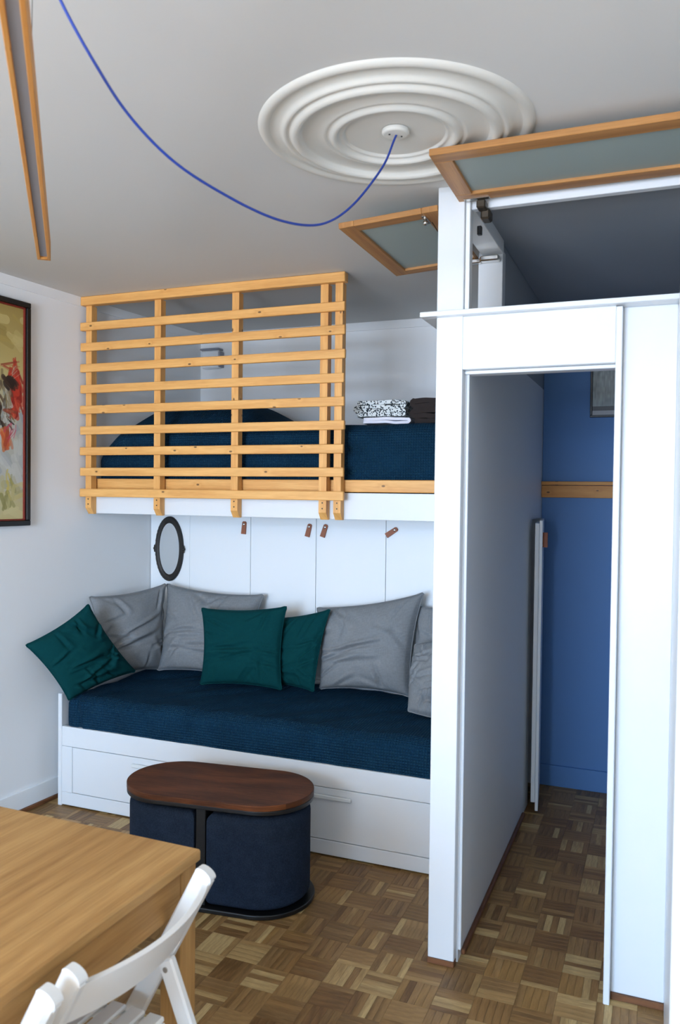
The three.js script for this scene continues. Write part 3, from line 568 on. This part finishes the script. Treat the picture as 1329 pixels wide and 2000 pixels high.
{
  const a = foldingChair(); a.position.set(1.935, 0, 2.762); a.rotation.y = -0.03; a.userData.label = 'white folding chair at the far end of the oak table';
  const b = a.clone(); b.name = numbered('folding_chair'); scene.add(b); b.position.set(1.93, 0, 3.235); b.rotation.y = 0.0; b.userData = { ...a.userData, label: 'white folding chair cut off at the lower left corner' };
}

// ================================================================ OVERHEAD CABINET WITH RAISED FLAPS
{
  const o = thing('overhead_cabinet', 'white overhead cabinet above the doorway with two raised flap doors', 'cabinet', [0, 0, 0]);
  part('shelf_board', merge([span(2.09, 3.45, SHY, 2.2065, PZ, 1.462, { c: 0.0015 }), span(XO + 0.001, 3.45, SHY, 2.2065, 0.762, PZ - 0.0005, { c: 0.0005 })]), mats.whiteSatin, o);
  part('shelf_end', span(2.09, 2.138, SHY, 2.2065, 1.0, PZ - 0.0005, { c: 0.0015 }), mats.whiteSatin, o);
  part('inner_strip', span(XO + 0.0005, XO + 0.016, 2.207, H - 0.05, PZ - 0.055, PZ - 0.012), mats.white, o);
  part('rear_post', span(2.145, 2.243, 2.207, H - 0.045, 0.76, 0.82), mats.whiteSatin, o);
  part('side_rail', span(2.16, 2.247, H - 0.062, H - 0.001, 0.821, PZ - 0.056), mats.white, o);
  part('top_rail', span(XO + 0.001, 3.45, H - 0.075, H - 0.001, PZ - 0.06, PZ - 0.03), mats.passage, o);
  part('end_panel', span(3.451, 3.469, SHY, H - 0.001, 0.765, PZ), mats.white, o);
  // flap: frame lying in local x (along the hinge) and z (0 at the hinge, D at the free edge)
  const flap = (L, D) => {
    const g = new THREE.Group(); g.name = 'flap_door'; const b = 0.056, t = 0.02;
    part('frame_rail', span(0, L, 0, t, D - b, D, { seed: 51, c: 0.0015 }), mats.flapOak, g); part('frame_rail', span(0, L, 0, t, 0, b, { seed: 57, c: 0.0015 }), mats.flapOak, g);
    part('frame_stile', span(0, b, 0, t, b + 0.0003, D - b - 0.0003, { seed: 53, c: 0.0015 }), mats.flapOak, g); part('frame_stile', span(L - b, L, 0, t, b + 0.0003, D - b - 0.0003, { seed: 55, c: 0.0015 }), mats.flapOak, g);
    part('glass_pane', span(b - 0.004, L - b + 0.004, 0.01, 0.014, b - 0.004, D - b + 0.004, { c: 0.0003 }), mats.frosted, g);
    return g;
  };
  const f1 = flap(1.1, 0.372); f1.position.set(2.211, 2.566, PZ + 0.002); f1.rotation.x = -0.022; o.add(f1);
  part('hinge_plate', span(0.02, 0.105, -0.003, -0.0002, 0.004, 0.024), mats.chrome, f1);
  part('hinge_arm', merge([span(0.06, 0.09, -0.03, -0.003, -0.03, 0.012, { c: 0.004 }), span(0.066, 0.098, -0.055, -0.02, -0.075, -0.025, { c: 0.006 })]), mats.screw, f1);
  const f2 = flap(0.66, 0.358); f2.position.set(2.138, 2.548, 0.77); f2.rotation.order = 'YXZ'; f2.rotation.y = -Math.PI / 2; f2.rotation.x = 0.06; o.add(f2);
  part('hinge_plate', span(0.02, 0.06, -0.003, -0.0002, 0.004, 0.024), mats.chrome, f2);
  part('stay_bracket', merge([span(0.56, 0.64, -0.004, -0.0002, 0.05, 0.064), new THREE.SphereGeometry(0.009, 14, 10).translate(0.6, -0.012, 0.06)]), mats.chrome, f2);
  part('stay_wire', rod([2.1, 2.535, 1.36], [2.15, 2.44, 1.22], 0.0016, 6), mats.screw, o);
  part('rear_hinge', merge([span(2.12, 2.16, 2.528, 2.545, 0.824, 0.85, { c: 0.003 }), span(2.158, 2.235, 2.53, 2.552, 0.822, 0.862, { c: 0.005 })]), mats.chrome, o);
  part('catch', span(2.247, 2.262, 2.49, 2.52, 1.3, 1.318, { c: 0.002 }), mats.black, o);
}

// ================================================================ PASSAGE CONTENTS
{
  const o = thing('coat_rail', 'rough wooden rail across the blue passage wall', 'rail', [2.226, 1.588, -0.475]);
  part('board', span(0.009, 0.532, 0, 0.066, 0.001, 0.022, { seed: 61 }), mats.pineOld, o);
  part('upper_strip', span(0.009, 0.532, 0.068, 0.088, 0.001, 0.03, { seed: 62 }), mats.pineOld, o);
}
{
  const o = thing('framed_picture', 'grey print in a thin black frame on the blue wall', 'picture', [2.482, 2.02, -0.475]);
  const w = 0.3, h = 0.42;
  part('frame_rail', span(0, w, 0, 0.012, 0.001, 0.018), mats.black, o); part('frame_rail', span(0, w, h - 0.012, h, 0.001, 0.018), mats.black, o);
  part('frame_stile', span(0, 0.012, 0.0122, h - 0.0122, 0.001, 0.018), mats.black, o); part('frame_stile', span(w - 0.012, w, 0.0122, h - 0.0122, 0.001, 0.018), mats.black, o);
  const t = tex(256, (u, v) => { const n = pn(u * 20, v * 20, 20, 20, 71) * 0.5 + pn(u * 60, v * 12, 60, 12, 72) * 0.5; if (v < 0.06) return [150, 150, 152]; if (v < 0.12) return [58, 58, 60]; const k = 150 + 60 * (n - 0.5) - 20 * v; return [k * 0.95, k, k * 0.98]; }, 1, 1);
  t.wrapS = t.wrapT = THREE.ClampToEdgeWrapping;
  part('print', new THREE.BoxGeometry(w - 0.022, h - 0.022, 0.004).translate(w / 2, h / 2, 0.008), M('#ffffff', { map: t, roughness: 0.4 }), o);
}
{
  const o = thing('closet_door', 'white closet door standing ajar in the passage with leather pull', 'door', [2.215, 0, -0.44], 0.115);
  part('leaf', span(0.003, 0.024, 0.05, 1.46, 0, 0.4), mats.white, o);
  part('facing', span(0.0245, 0.04, 0.012, 1.474, 0, 0.412), mats.white, o);
  const s = new THREE.Shape([[-0.012, 0.02], [0.012, 0.02], [0.0125, -0.052], [-0.0125, -0.052]].map((p) => new THREE.Vector2(...p)));
  part('leather_pull', new THREE.ExtrudeGeometry(s, { depth: 0.022, bevelEnabled: true, bevelSize: 0.001, bevelThickness: 0.001, bevelSegments: 1 }).rotateY(Math.PI / 2).translate(0.0415, 1.39, 0.34), mats.leather, o);
}

// ================================================================ PAINTING ON THE LEFT WALL
{
  const W = 0.92, Hh = 1.088;
  const o = thing('framed_painting', 'tall painting in black frame on the left wall, horse in red and ochre', 'painting', [KX * 0.942 + 0.001, 1.422, 0.942], Math.atan(KX) + Math.PI / 2 + Math.PI);
  // local x runs along the wall towards the viewer, local z into the room
  o.rotation.y = -Math.PI / 2 + Math.atan(KX) + Math.PI;
  const cv = document.createElement('canvas'); cv.width = 640; cv.height = 760; const x = cv.getContext('2d'), R = rng(77);
  const gr = x.createLinearGradient(0, 0, 0, 760); gr.addColorStop(0, '#a8904e'); gr.addColorStop(0.3, '#c2b071'); gr.addColorStop(0.5, '#b9b8a6'); gr.addColorStop(0.75, '#b6b8ae'); gr.addColorStop(1, '#cbbd86'); x.fillStyle = gr; x.fillRect(0, 0, 640, 760);
  const dab = (cx, cy, n, sx, sy, w, len, cols, ang) => { for (let i = 0; i < n; i++) { x.strokeStyle = cols[Math.floor(R() * cols.length)]; x.globalAlpha = 0.35 + R() * 0.5; x.lineWidth = w * (0.4 + R()); x.lineCap = 'round'; const px = cx + (R() - 0.5) * sx, py = cy + (R() - 0.5) * sy, a = ang + (R() - 0.5) * 0.9; x.beginPath(); x.moveTo(px, py); x.quadraticCurveTo(px + Math.cos(a) * len * 0.5 + (R() - 0.5) * 20, py + Math.sin(a) * len * 0.5, px + Math.cos(a) * len, py + Math.sin(a) * len); x.stroke(); } x.globalAlpha = 1; };
  dab(320, 90, 60, 640, 160, 26, 70, ['#b39a52', '#9d8746', '#c9b878'], 0.3);
  dab(320, 500, 90, 640, 220, 24, 60, ['#b4b8b6', '#c9cac2', '#9aa2a6', '#bdb9a6'], 1.2);
  dab(320, 690, 50, 640, 120, 24, 60, ['#c8bb80', '#d2c692', '#a9a372'], 0.1);
  // near edge of the canvas (texture right = far end of the wall): red cloth, horse head, bridle, drips
  dab(600, 285, 70, 40, 130, 17, 50, ['#b02a1c', '#8e1f16', '#c43a24', '#d2553a'], 1.5);
  dab(600, 190, 8, 14, 20, 7, 110, ['#c7412a', '#b83020'], 1.5); dab(560, 214, 6, 60, 8, 5, 70, ['#8a3a22', '#a8432c'], 0);
  dab(470, 300, 70, 150, 160, 15, 70, ['#3a2a1e', '#5a4430', '#241a14', '#7a6244', '#8c6a3c'], 1.3);
  dab(566, 318, 40, 24, 110, 12, 40, ['#9aa3a2', '#c7c6ba', '#8f9692', '#8b7a52', '#5e503c'], 1.5);
  dab(568, 262, 20, 44, 26, 14, 30, ['#241812', '#3a281c'], 0.7); dab(590, 250, 4, 16, 20, 4, 34, ['#cfcab8', '#b9b29c'], -1.0);
  dab(566, 372, 6, 30, 8, 9, 30, ['#b25a3c', '#8a3f2c'], 0.05); dab(576, 408, 14, 26, 34, 5, 22, ['#1d1a18', '#c9c4b4', '#6b5c40'], 0.8);
  dab(556, 445, 12, 36, 24, 12, 60, ['#d0713c', '#c85a34', '#a8452c'], 1.3); dab(596, 430, 8, 26, 40, 5, 46, ['#b83a3a', '#c2405a'], 2.2); dab(570, 640, 14, 60, 120, 14, 46, ['#cdb95e', '#8f8a52', '#bdb47c'], 1.4);
  const t = new THREE.CanvasTexture(cv); t.colorSpace = THREE.SRGBColorSpace;
  const f = 0.026, e = 0.0075;
  for (const [a, b, c, d, n] of [[0, W, 0, f, 'frame_rail'], [0, W, Hh - f, Hh, 'frame_rail'], [0, f, f + 0.0002, Hh - f - 0.0002, 'frame_stile'], [W - f, W, f + 0.0002, Hh - f - 0.0002, 'frame_stile']]) part(n, span(a - W, b - W, c, d, 0, 0.03, { c: 0.003 }), mats.black, o);
  for (const [a, b, c, d] of [[f, W - f, f, f + e], [f, W - f, Hh - f - e, Hh - f], [f, f + e, f + e, Hh - f - e], [W - f - e, W - f, f + e, Hh - f - e]]) part('inner_edge', span(a - W, b - W, c, d, 0.004, 0.02, { c: 0.0008 }), mats.redEdge, o);
  part('canvas', new THREE.BoxGeometry(W - 2 * f - 2 * e, Hh - 2 * f - 2 * e, 0.006).translate(-W / 2, Hh / 2, 0.008), M('#ffffff', { map: t, roughness: 0.65 }), o);
}

scene.traverse((m) => { if (m.isMesh) { m.castShadow = true; m.receiveShadow = true; } });
renderer.render(scene, camera);
